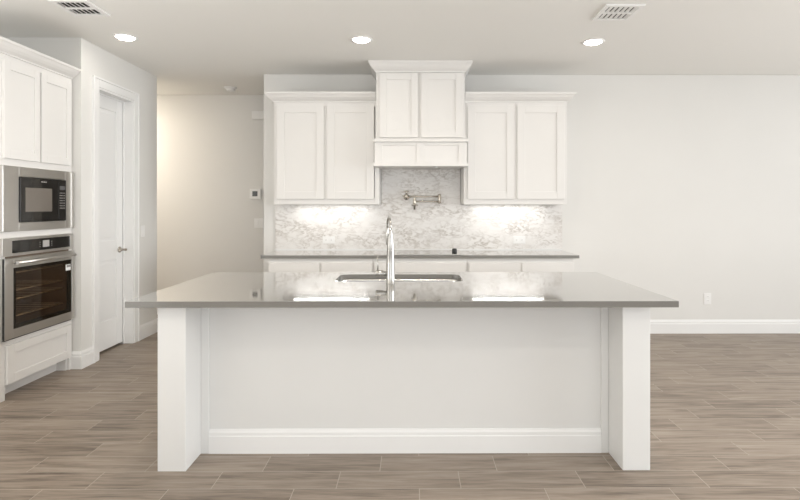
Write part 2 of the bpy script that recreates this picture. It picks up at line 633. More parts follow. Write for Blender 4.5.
# jamb lining
mb = MB()
mb.box(XP - WT, XP + 0.006, DY0 - 0.004, DY0 + 0.012, 0, DZ)
mb.box(XP - WT, XP + 0.006, DY1 - 0.012, DY1 + 0.004, 0, DZ)
mb.box(XP - WT, XP + 0.006, DY0 + 0.012, DY1 - 0.012, DZ - 0.014, DZ + 0.004)
mb.box(XP - WT + 0.040, XP - WT + 0.052, DY0 + 0.012, DY0 + 0.024, 0, DZ - 0.014)
mb.box(XP - WT + 0.040, XP - WT + 0.052, DY1 - 0.024, DY1 - 0.012, 0, DZ - 0.014)
mb.box(XP - WT + 0.040, XP - WT + 0.052, DY0 + 0.024, DY1 - 0.024, DZ - 0.026, DZ - 0.014)
struct('trim_2', M['trim'], 'white door jamb lining of the pantry door', 'trim', mb, 0.0015)
door = struct_empty('door_1', (XP - WT, (DY0 + DY1) / 2, 0.0), 'white two-panel pantry door', 'door')
DX = XP - WT + 0.036      # room-side face of the leaf
d0, d1 = DY0 + 0.014, DY1 - 0.014
dz0, dz1 = 0.022, DZ - 0.018
mb = MB()
st = 0.112
mb.box(DX - 0.036, DX - 0.010, d0, d1, dz0, dz1)
mb.box(DX - 0.012, DX, d0, d0 + st, dz0, dz1)
mb.box(DX - 0.012, DX, d1 - st, d1, dz0, dz1)
for a, b in ((dz0, 0.29), (0.865, 1.055), (dz1 - 0.125, dz1)):
    mb.box(DX - 0.012, DX, d0 + st, d1 - st, a, b)
mb.build('door_leaf', M['trim'], door, 0.004)
for a, b in ((0.29, 0.865), (1.055, dz1 - 0.125)):
    m2 = MB()
    m2.box(DX - 0.010, DX - 0.003, d0 + st + 0.030, d1 - st - 0.030, a + 0.030, b - 0.030)
    m2.build('raised_panel', M['trim'], door, 0.006, seg=3)
hy, hz = d1 - 0.062, 0.955
h = MB().lathe([(0.031, 0.0), (0.031, 0.006), (0.026, 0.010), (0.012, 0.012), (0.011, 0.045), (0.013, 0.052), (0.013, 0.068), (0.010, 0.072)], (DX, hy, hz), 'X', 24)
h.tube([(DX + 0.060, hy, hz), (DX + 0.062, hy - 0.03, hz + 0.002), (DX + 0.060, hy - 0.075, hz), (DX + 0.056, hy - 0.112, hz - 0.002)], [0.011, 0.0095, 0.0085, 0.007])
h.build('door_handle', M['nickel'], door)

# ------------------------------------------------------------------ tall oven cabinet
XC = -2.90      # face plane
cy0, cy1 = 3.600, 4.404
t = thing('oven_cabinet', 'tall white built-in cabinet holding the microwave and the wall oven', 'cabinet', ((XC + XL) / 2, (cy0 + cy1) / 2, 0))
mb = MB()
D0 = XL + 0.004
ST = 0.030
TOE = 0.105
OY0, OY1 = 3.685, 4.365      # appliance openings
mb.box(D0, XC - 0.02, cy0, cy0 + 0.018, 0, 2.47)                        # sides
mb.box(D0, XC - 0.02, cy1 - 0.018, cy1, 0, 2.47)
mb.box(D0, D0 + 0.012, cy0 + 0.018, cy1 - 0.018, TOE, 2.47)             # back
for z in (TOE, 0.405, 1.160, 1.68, 2.452):
    mb.box(D0 + 0.012, XC - 0.02, cy0 + 0.018, cy1 - 0.018, z, z + 0.018)
# face frame
mb.box(XC - 0.02, XC, cy0, OY0, 0, 2.47)
mb.box(XC - 0.02, XC, OY1, cy1, TOE, 2.47)
mb.box(XC - 0.02, XC, cy1 - 0.030, cy1, 0, TOE)
for a, b in ((TOE, 0.125), (0.385, 0.450), (1.145, 1.215), (1.665, 1.76), (2.40, 2.47)):
    mb.box(XC - 0.02, XC, OY0, OY1, a, b)
# toe kick with the side foot
mb.box(XC - 0.115, XC - 0.10, cy0 + 0.02, cy1 - 0.018, 0, TOE)
mb.build('carcass', M['cab'], t, 0.0015)
box('foot', M['cab'], t, XC - 0.10, XC - 0.021, cy1 - 0.045, cy1 - 0.020, 0, TOE - 0.001, 0.001)
MB().sweep(crown_prof(0.078, 0.085), [(D0, cy0), (XC, cy0), (XC, cy1 - 0.002)][::1], 2.468).build('crown_molding', M['cab'], t)
shaker('door', t, 'R', XC, 3.652, 4.008, 1.728, 2.425, M['cab'], st=0.060)
shaker('door', t, 'R', XC, 4.020, 4.376, 1.728, 2.425, M['cab'], st=0.060)
shaker('drawer', t, 'R', XC, 3.685, 4.375, 0.112, 0.388, M['cab'], st=0.062)

# built-in microwave
MY0, MY1, MZ0, MZ1 = 3.630, 4.392, 1.203, 1.676
t = thing('microwave', 'black built-in microwave in a stainless trim frame above the oven', 'microwave', (XC, (MY0 + MY1) / 2, MZ0))
by0, by1, bz0, bz1 = 3.790, 4.285, 1.270, 1.600
mb = MB()
XF = XC + 0.022
mb.box(XC + 0.001, XF, MY0 + 0.042, by0 - 0.004, MZ0, MZ1)
mb.box(XC + 0.001, XF, by1 + 0.004, MY1 - 0.030, MZ0, MZ1)
mb.box(XC + 0.001, XF, by0 - 0.004, by1 + 0.004, MZ0, bz0 - 0.004)
mb.box(XC + 0.001, XF, by0 - 0.004, by1 + 0.004, bz1 + 0.004, MZ1)
mb.box(XC - 0.35, XC + 0.008, by0 - 0.003, by1 + 0.003, bz0 - 0.003, bz1 + 0.003)
mb.build('trim_frame', M['steel'], t, 0.002)
box('side_rail', M['steel'], t, XC + 0.001, XF + 0.006, MY0, MY0 + 0.041, MZ0, MZ1, 0.004)
box('side_rail', M['steel'], t, XC + 0.001, XF + 0.006, MY1 - 0.029, MY1, MZ0, MZ1, 0.004)
dr = box('door', M['blackglass'], t, XC + 0.009, XF + 0.010, by0, by1 - 0.092, bz0, bz1, 0.002)
box('window', M['mwwindow'], dr, XF + 0.010, XF + 0.0112, 3.836, 4.118, 1.345, 1.525)
mb = MB()
for k, wd in enumerate((0.006, 0.005, 0.004, 0.006, 0.005, 0.004, 0.006)):
    mb.box(XF + 0.010, XF + 0.0106, 4.000 + k * 0.0085, 4.000 + k * 0.0085 + wd, 1.570, 1.579)
mb.build('badge', M['keys'], dr)
cp = box('control_panel', M['blackglass'], t, XC + 0.009, XF + 0.010, by1 - 0.090, by1, bz0, bz1, 0.002)
box('clock_display', M['screen'], cp, XF + 0.010, XF + 0.0106, by1 - 0.076, by1 - 0.014, 1.520, 1.552)
for r in range(7):
    for c in range(4):
        z = 1.497 - r * 0.0205
        y = by1 - 0.076 + c * 0.0165
        box('key', M['keys'], cp, XF + 0.010, XF + 0.0106, y, y + 0.0095, z - 0.006, z)
box('start_button', M['blackglass'], cp, XF + 0.010, XF + 0.012, by1 - 0.076, by1 - 0.014, 1.290, 1.325, 0.001)

# wall oven
VY0, VY1, VZ0, VZ1 = 3.635, 4.390, 0.432, 1.157
t = thing('wall_oven', 'stainless built-in wall oven with a dark glass door below the microwave', 'oven', (XC, (VY0 + VY1) / 2, VZ0))
XO = XC + 0.022
mb = MB()      # body: open-fronted box
B0 = XC - 0.50
gy0, gy1, gz0, gz1 = 3.720, 4.355, 0.500, 0.965
mb.box(B0, B0 + 0.01, OY0 + 0.003, OY1 - 0.003, 0.455, 1.140)
mb.box(B0 + 0.01, XC + 0.001, OY0 + 0.003, OY0 + 0.03, 0.455, 1.140)
mb.box(B0 + 0.01, XC + 0.001, OY1 - 0.03, OY1 - 0.003, 0.455, 1.140)
mb.box(B0 + 0.01, XC + 0.001, OY0 + 0.03, OY1 - 0.03, 0.455, 0.475)
mb.box(B0 + 0.01, XC + 0.001, OY0 + 0.03, OY1 - 0.03, 1.000, 1.140)
mb.build('oven_cavity', M['cavity'], t)
l = bpy.data.lights.new('oven_fill', 'POINT')  # point lamp added in the cavity to make the racks show
l.energy = 0.9
l.color = (1.0, 0.85, 0.68)
l.shadow_soft_size = 0.03
lo = bpy.data.objects.new('oven_fill', l)
COL.objects.link(lo)
lo.parent = t
lo.location = (-0.40, -0.16, 0.50)
for z in (0.575, 0.700, 0.765, 0.895):
    mb = MB()
    y0, y1 = OY0 + 0.035, OY1 - 0.035
    xf, xb = XC - 0.03, B0 + 0.03
    mb.tube([(xf, y0, z), (xf, y1, z)], 0.0045, 8)
    mb.tube([(xb, y0, z), (xb, y1, z)], 0.004, 8)
    for k in range(9):
        y = y0 + 0.01 + k * (y1 - y0 - 0.02) / 8
        mb.tube([(xf, y, z + 0.003), (xb, y, z + 0.003)], 0.0018, 6)
    mb.build('oven_rack', M['rack'], t)
cpn = MB()
cpn.box(XC + 0.001, XO, VY0, VY0 + 0.088, 1.026, VZ1)
cpn.box(XC + 0.001, XO, VY1 - 0.040, VY1, 1.026, VZ1)
cpn.box(XC + 0.001, XO, VY0 + 0.088, VY1 - 0.040, 1.136, VZ1)
cpn.box(XC + 0.001, XO, VY0 + 0.088, VY1 - 0.040, 1.026, 1.046)
cp = cpn.build('control_fascia', M['steel'], t, 0.0015)
gp = box('control_glass', M['blackglass'], cp, XC + 0.002, XO - 0.001, VY0 + 0.089, VY1 - 0.041, 1.047, 1.135)
box('display', M['display'], gp, XO - 0.001, XO + 0.0003, 4.030, 4.102, 1.068, 1.120)
for yy in (3.998, 4.128):
    for zz in (1.072, 1.088, 1.104):
        box('key', M['keys'], gp, XO - 0.001, XO + 0.0002, yy, yy + 0.006, zz, zz + 0.006)
# door slab: stainless frame around the window
DXF = XC + 0.034
dfr = MB()
vz1 = 1.012
dfr.box(XC + 0.003, DXF, VY0 + 0.005, gy0, VZ0 + 0.004, vz1)
dfr.box(XC + 0.003, DXF, gy1, VY1 - 0.004, VZ0 + 0.004, vz1)
dfr.box(XC + 0.003, DXF, gy0, gy1, VZ0 + 0.004, gz0)
dfr.box(XC + 0.003, DXF, gy0, gy1, gz1 - 0.025, vz1)
dr = dfr.build('oven_door', M['steel'], t, 0.002)
box('window_glass', M['glass'], dr, DXF - 0.008, DXF - 0.002, gy0, gy1, gz0, gz1 - 0.025)
box('door_gasket', M['black'], t, XC + 0.017, DXF - 0.002, VY0 + 0.002, VY0 + 0.0045, VZ0 + 0.004, vz1)
# blackened rim printed round the inside of the glass
rim = MB()
rim.box(DXF - 0.018, DXF - 0.010, gy0, gy0 + 0.035, gz0, gz1 - 0.025)
rim.box(DXF - 0.018, DXF - 0.010, gy1 - 0.035, gy1, gz0, gz1 - 0.025)
rim.box(DXF - 0.018, DXF - 0.010, gy0 + 0.035, gy1 - 0.035, gz0, gz0 + 0.030)
rim.box(DXF - 0.018, DXF - 0.010, gy0 + 0.035, gy1 - 0.035, gz1 - 0.050, gz1 - 0.025)
rim.build('window_rim', M['black'], dr)
hb = MB()
hb.tube([(DXF + 0.036, VY0 + 0.075, 0.978), (DXF + 0.034, VY1 - 0.045, 0.978)], 0.0130, 16)
for y in (VY0 + 0.105, VY1 - 0.075):
    hb.tube([(DXF - 0.004, y, 0.978), (DXF + 0.034, y, 0.978)], 0.009, 12)
hb.build('handle', M['steel'], dr)
sk = box('sticker', M['plastic'], dr, DXF - 0.002, DXF - 0.0012, 4.280, 4.342, 0.852, 0.902)
tag(sk, 'white and dark sticker on the oven glass')
box('sticker_print', M['slot'], sk, DXF - 0.0012, DXF - 0.0008, 4.292, 4.340, 0.878, 0.898)
box('bottom_vent', M['black'], t, XC + 0.001, XC + 0.018, VY0 + 0.02, VY1 - 0.02, VZ0 - 0.006, VZ0 + 0.003)

# ------------------------------------------------------------------ kitchen island
IZ = 0.903
IX0, IX1, IY0, IY1 = -1.449, 1.354, 2.604, 3.780
t = thing('kitchen_island', 'white kitchen island base with two square legs and a recessed front panel', 'island', (-0.04, 3.2, 0))
UZ = IZ - 0.033
PY = 2.900
for a, b in ((-1.327, -1.180), (1.104, 1.249)):
    box('leg', M['isl_leg'], t, a, b, 2.692, PY, 0, UZ, 0.0025)
box('front_panel', M['isl_panel'], t, -1.18, 1.104, PY, PY + 0.018, 0, UZ)
for a, b in ((-1.1795, -1.136), (1.064, 1.1035)):
    box('corner_trim', M['isl_leg'], t, a, b, PY - 0.015, PY, 0, UZ, 0.0015)
ib = [(0, 0), (0.016, 0), (0.016, 0.095), (0.012, 0.100), (0.012, 0.116), (0.007, 0.126), (0.005, 0.133), (0, 0.133)]
MB().sweep(ib, [(-1.1355, PY), (1.0635, PY)], 0).build('baseboard', M['trim'], t)
mb = MB()
mb.box(-1.327, -1.305, PY, 3.74, 0, UZ).box(1.227, 1.249, PY, 3.74, 0, UZ)
mb.box(-1.305, 1.227, 3.66, 3.67, 0, 0.105)
mb.box(-1.305, 1.227, 3.722, 3.74, 0.105, UZ)
mb.box(-1.305, 1.227, PY + 0.019, 3.722, 0.105, 0.123)
mb.build('carcass', M['cab'], t, 0.001)


def back_fronts(x0, x1, n, kind):
    wd = (x1 - x0) / n
    for k in range(n):
        a, b = x0 + k * wd + 0.006, x0 + (k + 1) * wd - 0.006
        m3 = MB()
        z0, z1 = (0.12, UZ - 0.03)
        m3.box(a, a + 0.06, 3.7405, 3.760, z0, z1).box(b - 0.06, b, 3.7405, 3.760, z0, z1)
        m3.box(a + 0.06, b - 0.06, 3.7405, 3.760, z0, z0 + 0.06).box(a + 0.06, b - 0.06, 3.7405, 3.760, z1 - 0.06, z1)
        m3.box(a + 0.058, b - 0.058, 3.7405, 3.751, z0 + 0.058, z1 - 0.058)
        m3.build(kind, M['cab'], t, 0.0015)


back_fronts(-1.305, 1.227, 5, 'door')


def round_rect(x0, x1, y0, y1, r, n=8):
    pts = []
    for cx_, cy_, a0 in ((x1 - r, y1 - r, 0), (x0 + r, y1 - r, 90), (x0 + r, y0 + r, 180), (x1 - r, y0 + r, 270)):
        for k in range(n + 1):
            a = math.radians(a0 + 90 * k / n)
            pts.append((cx_ + r * math.cos(a), cy_ + r * math.sin(a)))
    return pts


SX0, SX1, SY0, SY1 = -0.502, 0.331, 3.284, 3.652
hole = round_rect(SX0, SX1, SY0, SY1, 0.07)
c = MB().plate_with_hole(IX0, IX1, IY0, IY1, IZ - 0.032, IZ, hole).build('island_countertop', M['quartz'], None, 0.0015, base=((IX0 + IX1) / 2, (IY0 + IY1) / 2, IZ - 0.032))
tag(c, 'large polished grey quartz countertop on the white island', 'countertop')

# undermount sink
t = thing('kitchen_sink', 'stainless undermount sink set in the grey island countertop', 'sink', ((SX0 + SX1) / 2, (SY0 + SY1) / 2, 0.66))
mb = MB()
loops = []
for grow, z, r in ((0.020, IZ - 0.0345, 0.09), (-0.001, IZ - 0.0345, 0.07), (-0.003, IZ - 0.045, 0.07), (-0.006, 0.70, 0.07), (-0.03, 0.672, 0.06), (-0.06, 0.668, 0.05)):
    loops.append([mb.bm.verts.new((x, y, z)) for x, y in round_rect(SX0 - grow, SX1 + grow, SY0 - grow, SY1 + grow, r)])
for a, b in zip(loops, loops[1:]):
    n = len(a)
    for i in range(n):
        f = mb.bm.faces.new((a[i], a[(i + 1) % n], b[(i + 1) % n], b[i]))
        f.smooth = True
mb.bm.faces.new(loops[-1])
bowl = mb.build('bowl', M['steel_sink'], t)
sd = bowl.modifiers.new('thick', 'SOLIDIFY')
sd.thickness = 0.0015
sd.offset = -1
cxs, cys = (SX0 + SX1) / 2, (SY0 + SY1) / 2
MB().lathe([(0.055, 0.670), (0.055, 0.674), (0.045, 0.675), (0.030, 0.671)], (cxs, cys, 0), 'Z', 28).build('drain', M['chrome'], t)

# faucet
fx, fy = -0.134, 3.219
t = thing('kitchen_faucet', 'tall chrome gooseneck faucet standing at the edge of the island sink', 'faucet', (fx, fy, IZ))
MB().lathe([(0.0285, 0), (0.0285, 0.004), (0.0268, 0.006), (0.0265, 0.055), (0.0255, 0.120), (0.0232, 0.200), (0.0236, 0.202), (0.0236, 0.206), (0.0228, 0.208),
            (0.0208, 0.245), (0.0165, 0.290), (0.0105, 0.330), (0.0078, 0.345)], (fx, fy, IZ), 'Z', 32).build('body', M['faucet'], t)
arc = [(fx, fy, IZ + 0.335)]
hx, hyy = -0.163, 3.425
for k in range(15):
    a = PI * k / 14
    q = (1 - math.cos(a)) / 2
    arc.append((fx + (hx - fx) * q, fy + (hyy - fy) * q, IZ + 0.355 + 0.058 * math.sin(a)))
arc.append((hx, hyy, IZ + 0.330))
MB().tube(arc, 0.0072, 16).build('spout', M['faucet'], t)
MB().lathe([(0.0085, 0.225), (0.0105, 0.228), (0.0110, 0.300), (0.0090, 0.335), (0.0080, 0.340)], (hx, hyy, IZ), 'Z', 24).build('spray_head', M['faucet'], t)
hd = MB().lathe([(0.0180, -0.092), (0.0195, -0.090), (0.0195, -0.044), (0.0150, -0.040), (0.0130, -0.018)], (fx, fy, IZ + 0.062), 'X', 24).build('handle_hub', M['faucet'], t)
MB().tube([(fx - 0.080, fy, IZ + 0.072), (fx - 0.080, fy + 0.001, IZ + 0.12), (fx - 0.080, fy + 0.003, IZ + 0.172)], [0.0055, 0.0045, 0.0042], 12).build('lever', M['faucet'], hd)

# ------------------------------------------------------------------ base cabinets and back countertop
BF = 4.995
KZ = 0.914
KU = KZ - 0.031
XA, XB, XD, XE = -1.393, -0.3725, 0.5375, 1.577


def base_cabinet(x0, x1, label, cols, wide):
    t = thing('base_cabinet', label, 'cabinet', ((x0 + x1) / 2, (BF + YB) / 2, 0), 'white base cabinets along the back wall')
    mb = MB()
    e = 0.0008
    x0, x1 = x0 + e, x1 - e
    yb = YB - 0.018
    mb.box(x0, x0 + 0.018, BF + 0.02, yb, 0, KU).box(x1 - 0.018, x1, BF + 0.02, yb, 0, KU)
    mb.box(x0 + 0.018, x1 - 0.018, yb - 0.01, yb, 0, KU)
    mb.box(x0 + 0.018, x1 - 0.018, BF + 0.02, yb - 0.01, 0.10, 0.118)
    mb.box(x0 + 0.018, x1 - 0.018, BF + 0.075, BF + 0.090, 0, 0.10)
    # face frame
    mb.box(x0, x0 + 0.03, BF, BF + 0.02, 0.10, KU).box(x1 - 0.03, x1, BF, BF + 0.02, 0.10, KU)
    mb.box(x0 + 0.03, x1 - 0.03, BF, BF + 0.02, KU - 0.06, KU).box(x0 + 0.03, x1 - 0.03, BF, BF + 0.02, 0.10, 0.13)
    mb.box(x0 + 0.03, x1 - 0.03, BF, BF + 0.02, 0.66, 0.70)
    if cols == 2:
        xm = (x0 + x1) / 2
        mb.box(xm - 0.02, xm + 0.02, BF, BF + 0.02, 0.13, KU - 0.06)
    mb.build('carcass', M['cab'], t, 0.001)
    a, b = x0 + 0.013, x1 - 0.013
    if wide:
        m3 = MB()
        fbox(m3, 'F', BF, a, b, 0.690, 0.842, 0.0005, 0.02)
        m3.build('drawer', M['cab'], t, 0.002)
        shaker('drawer', t, 'F', BF, a, b, 0.405, 0.680, M['cab'])
        shaker('drawer', t, 'F', BF, a, b, 0.115, 0.395, M['cab'])
    else:
        xm = (a + b) / 2
        for u0, u1 in ((a, xm - 0.010), (xm + 0.010, b)):
            m3 = MB()
            fbox(m3, 'F', BF, u0, u1, 0.690, 0.842, 0.0005, 0.02)
            m3.build('drawer', M['cab'], t, 0.002)
            shaker('door', t, 'F', BF, u0, u1, 0.115, 0.680, M['cab'])
    return t


base_cabinet(XA, XB, 'white base cabinet left of the cooktop, mostly hidden by the island', 2, False)
base_cabinet(XB, XD, 'white base cabinet with one wide drawer directly under the cooktop', 1, True)
base_cabinet(XD, XE, 'white base cabinet right of the cooktop, mostly hidden by the island', 2, False)
c = MB().box(-1.457, 1.618, 4.965, YB - 0.0005, KZ - 0.030, KZ).build('back_countertop', M['quartz'], None, 0.0015, base=(0.08, 5.29, KZ - 0.03))
tag(c, 'long grey quartz countertop along the back wall under the marble backsplash', 'countertop')

# cooktop
t = thing('cooktop', 'flat black glass cooktop with one black knob on the back countertop', 'cooktop', (0.125, 5.26, KZ))
mb = MB().box(-0.254, 0.505, 4.995, 5.52, KZ + 0.0003, KZ + 0.007)
mb.build('glass_top', M['cooktop'], t, 0.002)
box('front_trim', M['steel'], t, -0.256, 0.507, 4.978, 4.9945, KZ + 0.0003, KZ + 0.009, 0.002)
for x, y, r in ((-0.06, 5.12, 0.09), (-0.06, 5.38, 0.075), (0.20, 5.38, 0.10), (0.22, 5.12, 0.075)):
    mb = MB()
    pts = [(x + r * math.cos(2 * PI * k / 32), y + r * math.sin(2 * PI * k / 32), KZ + 0.0072) for k in range(33)]
    mb.tube(pts, 0.0010, 6)
    mb.build('burner_ring', M['keys'], t)
MB().lathe([(0.023, 0.007), (0.025, 0.012), (0.025, 0.040), (0.022, 0.054), (0.012, 0.057)], (0.420, 5.085, KZ), 'Z', 28).build('knob', M['black'], t)

# ------------------------------------------------------------------ marble backsplash
c = MB().box(-1.484, 1.638, YB - 0.011, YB - 0.0005, KZ + 0.0005, 1.404).box(-0.332, 0.526, YB - 0.011, YB - 0.0005, 1.404, 1.80).build(
    'backsplash', M['marble'], None, 0.0, base=(0.08, YB, KZ))
tag(c, 'veined white and grey marble backsplash between the counter and the upper cabinets', 'backsplash')
cl = MB().box(-1.484, 1.638, YB - 0.016, YB - 0.0112, KZ + 0.0005, KZ + 0.010).build('caulk_line', M['trim'], c)

# ------------------------------------------------------------------ upper cabinets
UF = 5.285
UZ0, UZ1 = 1.406, 2.458


def upper_cabinet(x0, x1, doors, crownpath, label):
    t = thing('upper_cabinet', label, 'cabinet', ((x0 + x1) / 2, (UF + YB) / 2, UZ0), 'white upper cabinets on the back wall')
    mb = MB()
    yb = YB - 0.0115
    mb.box(x0, x0 + 0.018, UF + 0.02, yb, UZ0, UZ1).box(x1 - 0.018, x1, UF + 0.02, yb, UZ0, UZ1)
    mb.box(x0 + 0.018, x1 - 0.018, yb - 0.008, yb, UZ0, UZ1)
    for z in (UZ0 + 0.020, 1.75, 2.10, UZ1 - 0.018):
        mb.box(x0 + 0.018, x1 - 0.018, UF + 0.02, yb - 0.008, z, z + 0.018)
    xm = (doors[0][1] + doors[1][0]) / 2
    mb.box(x0, x0 + 0.042, UF, UF + 0.02, UZ0, UZ1).box(x1 - 0.042, x1, UF, UF + 0.02, UZ0, UZ1)
    mb.box(xm - 0.03, xm + 0.03, UF, UF + 0.02, UZ0 + 0.07, UZ1 - 0.05)
    mb.box(x0 + 0.042, x1 - 0.042, UF, UF + 0.02, UZ0, UZ0 + 0.07).box(x0 + 0.042, x1 - 0.042, UF, UF + 0.02, UZ1 - 0.05, UZ1)
    mb.build('carcass', M['cab'], t, 0.0012)
    for a, b in doors:
        shaker('door', t, 'F', UF, a, b, 1.460, 2.422, M['cab'], st=0.078)
    MB().sweep(crown_prof(0.080, 0.094), crownpath, UZ1 - 0.006).build('crown_molding', M['cab'], t)
    return t


ybk = YB - 0.001
upper_cabinet(-1.412, -0.338, [(-1.382, -0.899), (-0.868, -0.386)], [(-1.412, ybk), (-1.412, UF), (-0.366, UF)],
              'white two-door upper cabinet left of the range hood')
upper_cabinet(0.532, 1.590, [(0.573, 1.050), (1.079, 1.562)], [(0.541, UF), (1.590, UF), (1.590, ybk)],
              'white two-door upper cabinet right of the range hood')

# light strips under the upper cabinets
for x0, x1, side in ((-1.27, -0.44, 'left'), (0.63, 1.42, 'right')):
    t = thing('under_cabinet_light', 'slim white light strip under the %s upper cabinet' % side, 'light', ((x0 + x1) / 2, 5.49, UZ0))
    box('housing', M['plastic'], t, x0, x1, 5.475, 5.505, UZ0 + 0.006, UZ0 + 0.0195, 0.001)
    box('diffuser', M['strip'], t, x0 + 0.01, x1 - 0.01, 5.478, 5.502, UZ0 + 0.0035, UZ0 + 0.0058)
    l = bpy.data.lights.new('strip_light', 'AREA')
    l.shape = 'RECTANGLE'
    l.size, l.size_y = x1 - x0 - 0.04, 0.02
    l.energy = STRIP_W
    l.color = (1.0, 0.985, 0.96)
    lo = bpy.data.objects.new('strip_light', l)
    COL.objects.link(lo)
    lo.parent = t
    lo.location = (0, 0, 0.002)

# ------------------------------------------------------------------ range hood
HF = 5.140
hx0, hx1 = -0.357, 0.528
HT = 2.722
t = thing('range_hood', 'tall white wooden range hood with two cabinet doors and crown reaching the ceiling', 'range hood', ((hx0 + hx1) / 2, HF, 1.78))
mb = MB()
ix0, ix1 = -0.333, 0.527
yb = YB - 0.0115
mb.box(hx0, hx1, HF, UF - 0.003, 2.0562, HT)                 # front block over the cabinet stiles
mb.box(ix0, ix1, UF - 0.003, yb, 1.86, HT)                  # chimney between the cabinets
mb.build('body', M['cab'], t, 0.0015)
shaker('door', t, 'F', HF, -0.320, 0.060, 2.072, 2.712, M['cab'], st=0.066)
shaker('door', t, 'F', HF, 0.092, 0.503, 2.072, 2.712, M['cab'], st=0.066)
MB().sweep(crown_prof(0.072, CH - 0.002 - HT), [(hx0, UF - 0.004 + 0.33), (hx0, HF), (hx1, HF), (hx1, UF - 0.004 + 0.33)], HT).build('crown_molding', M['cab'], t)
FF = 5.120
fr0, fr1 = -0.372, 0.544
fz = MB().box(fr0, fr1, FF, UF - 0.003, 1.816, 2.024)
fz.build('frieze', M['cab'], t, 0.0015)
for a, b in ((-0.372, -0.292), (0.046, 0.128), (0.466, 0.544)):
    box('frieze_frame', M['cab'], t, a, b, FF - 0.009, FF - 0.0002, 1.816, 2.024, 0.0012)
for a, b in ((-0.2915, 0.0455), (0.1285, 0.4655)):
    for z0, z1 in ((1.816, 1.836), (1.992, 2.024)):
        box('frieze_frame', M['cab'], t, a, b, FF - 0.009, FF - 0.0002, z0, z1, 0.0012)
box('ledge', M['cab'], t, -0.384, 0.557, FF - 0.040, UF - 0.003, 2.0243, 2.0560, 0.003)
mb = MB()
mb.box(-0.384, 0.557, FF - 0.040, UF - 0.003, 1.782, 1.8158)
mb.build('bottom_ledge', M['cab'], t, 0.003)
box('liner', M['cab'], t, ix0, ix1, UF - 0.0025, yb, 1.790, 1.859, 0.001)
MB().lathe([(0.010, -0.012), (0.012, -0.004), (0.006, 0.0)], (0.245, FF + 0.02, 1.782), 'Z', 16).build('hook', M['plastic'], t)
box('filter_grille', M['steel'], t, -0.10, 0.30, UF + 0.04, YB - 0.06, 1.784, 1.7898, 0.001)

# ------------------------------------------------------------------ pot filler
t = thing('pot_filler', 'folding nickel pot filler faucet on the marble above the cooktop', 'faucet', (-0.060, YB - 0.011, 1.49))
py = YB - 0.085
MB().lathe([(0.032, 0.0), (0.032, -0.006), (0.026, -0.012), (0.013, -0.014), (0.013, -0.066), (0.010, -0.070)], (-0.060, YB - 0.0115, 1.490), 'Y', 24).build('wall_flange', M['nickel'], t)
v = MB().lathe([(0.0165, -0.034), (0.0165, 0.030), (0.012, 0.034), (0.0085, 0.044), (0.0085, 0.054), (0.011, 0.058)], (-0.060, py, 1.488), 'Z', 20).build('valve', M['nickel'], t)
MB().tube([(-0.088, py, 1.548), (-0.060, py, 1.551), (-0.032, py, 1.548)], [0.006, 0.008, 0.006], 10).build('valve_handle', M['nickel'], v)
MB().tube([(-0.070, py - 0.005, 1.492), (-0.105, py - 0.012, 1.500)], [0.006, 0.005], 10).build('valve_lever', M['nickel'], v)
MB().tube([(-0.050, py, 1.493), (0.290, py, 1.493)], 0.0095, 14).build('arm', M['nickel'], t)
MB().lathe([(0.015, 1.418), (0.0175, 1.422), (0.0175, 1.512), (0.014, 1.517), (0.006, 1.522)], (0.296, py, 0), 'Z', 20).build('elbow_joint', M['nickel'], t)
MB().tube([(0.286, py - 0.002, 1.438), (0.035, py - 0.030, 1.440)], 0.0095, 14).build('arm', M['nickel'], t)
v = MB().lathe([(0.008, 1.350), (0.012, 1.354), (0.012, 1.385), (0.017, 1.390), (0.017, 1.452), (0.012, 1.470), (0.010, 1.478)], (0.028, py - 0.030, 0), 'Z', 20).build('spout', M['nickel'], t)
MB().tube([(-0.006, py - 0.045, 1.398), (0.028, py - 0.050, 1.402), (0.062, py - 0.045, 1.398)], [0.008, 0.011, 0.008], 10).tube([(0.028, py - 0.050, 1.402), (0.028, py - 0.03, 1.402)], 0.007, 10).build('spout_handle', M['nickel'], v)

# ------------------------------------------------------------------ outlets, switches, small wall fittings


def outlet_F(name, label, xc, zc, wd, ht, y, horizontal, cat='outlet', group=None):
    t = thing(name, label, cat, (xc, y, zc - ht / 2), group)
    box('cover_plate', M['plastic'], t, xc - wd / 2, xc + wd / 2, y - 0.006, y - 0.0004, zc - ht / 2, zc + ht / 2, 0.002)
    for s in (-1, 1):
        u, v = (xc + s * wd * 0.22, zc) if horizontal else (xc, zc + s * ht * 0.18)
        rc = box('receptacle', M['plastic'], t, u - 0.016, u + 0.016, y - 0.0085, y - 0.006, v - 0.013, v + 0.013, 0.001)
        mb = MB()
        if horizontal:
            mb.box(u - 0.006, u + 0.006, y - 0.0088, y - 0.0084, v + 0.005, v + 0.007).box(u - 0.006, u + 0.006, y - 0.0088, y - 0.0084, v - 0.007, v - 0.005)
        else:
            mb.box(u - 0.007, u - 0.005, y - 0.0088, y - 0.0084, v - 0.004, v + 0.006).box(u + 0.005, u + 0.007, y - 0.0088, y - 0.0084, v - 0.004, v + 0.006)
        mb.build('slots', M['slot'], rc)
    return t


ys = YB - 0.011
outlet_F('wall_outlet', 'white outlet plate on the marble backsplash left of the faucet', -0.904, 1.022, 0.130, 0.078, ys, True, group='outlets on the backsplash')
outlet_F('wall_outlet', 'white outlet plate on the marble backsplash right of the cooktop', 1.168, 1.022, 0.130, 0.078, ys, True, group='outlets on the backsplash')
outlet_F('wall_outlet', 'white outlet low on the bare wall right of the island', 3.230, 0.378, 0.078, 0.122, YB, False)

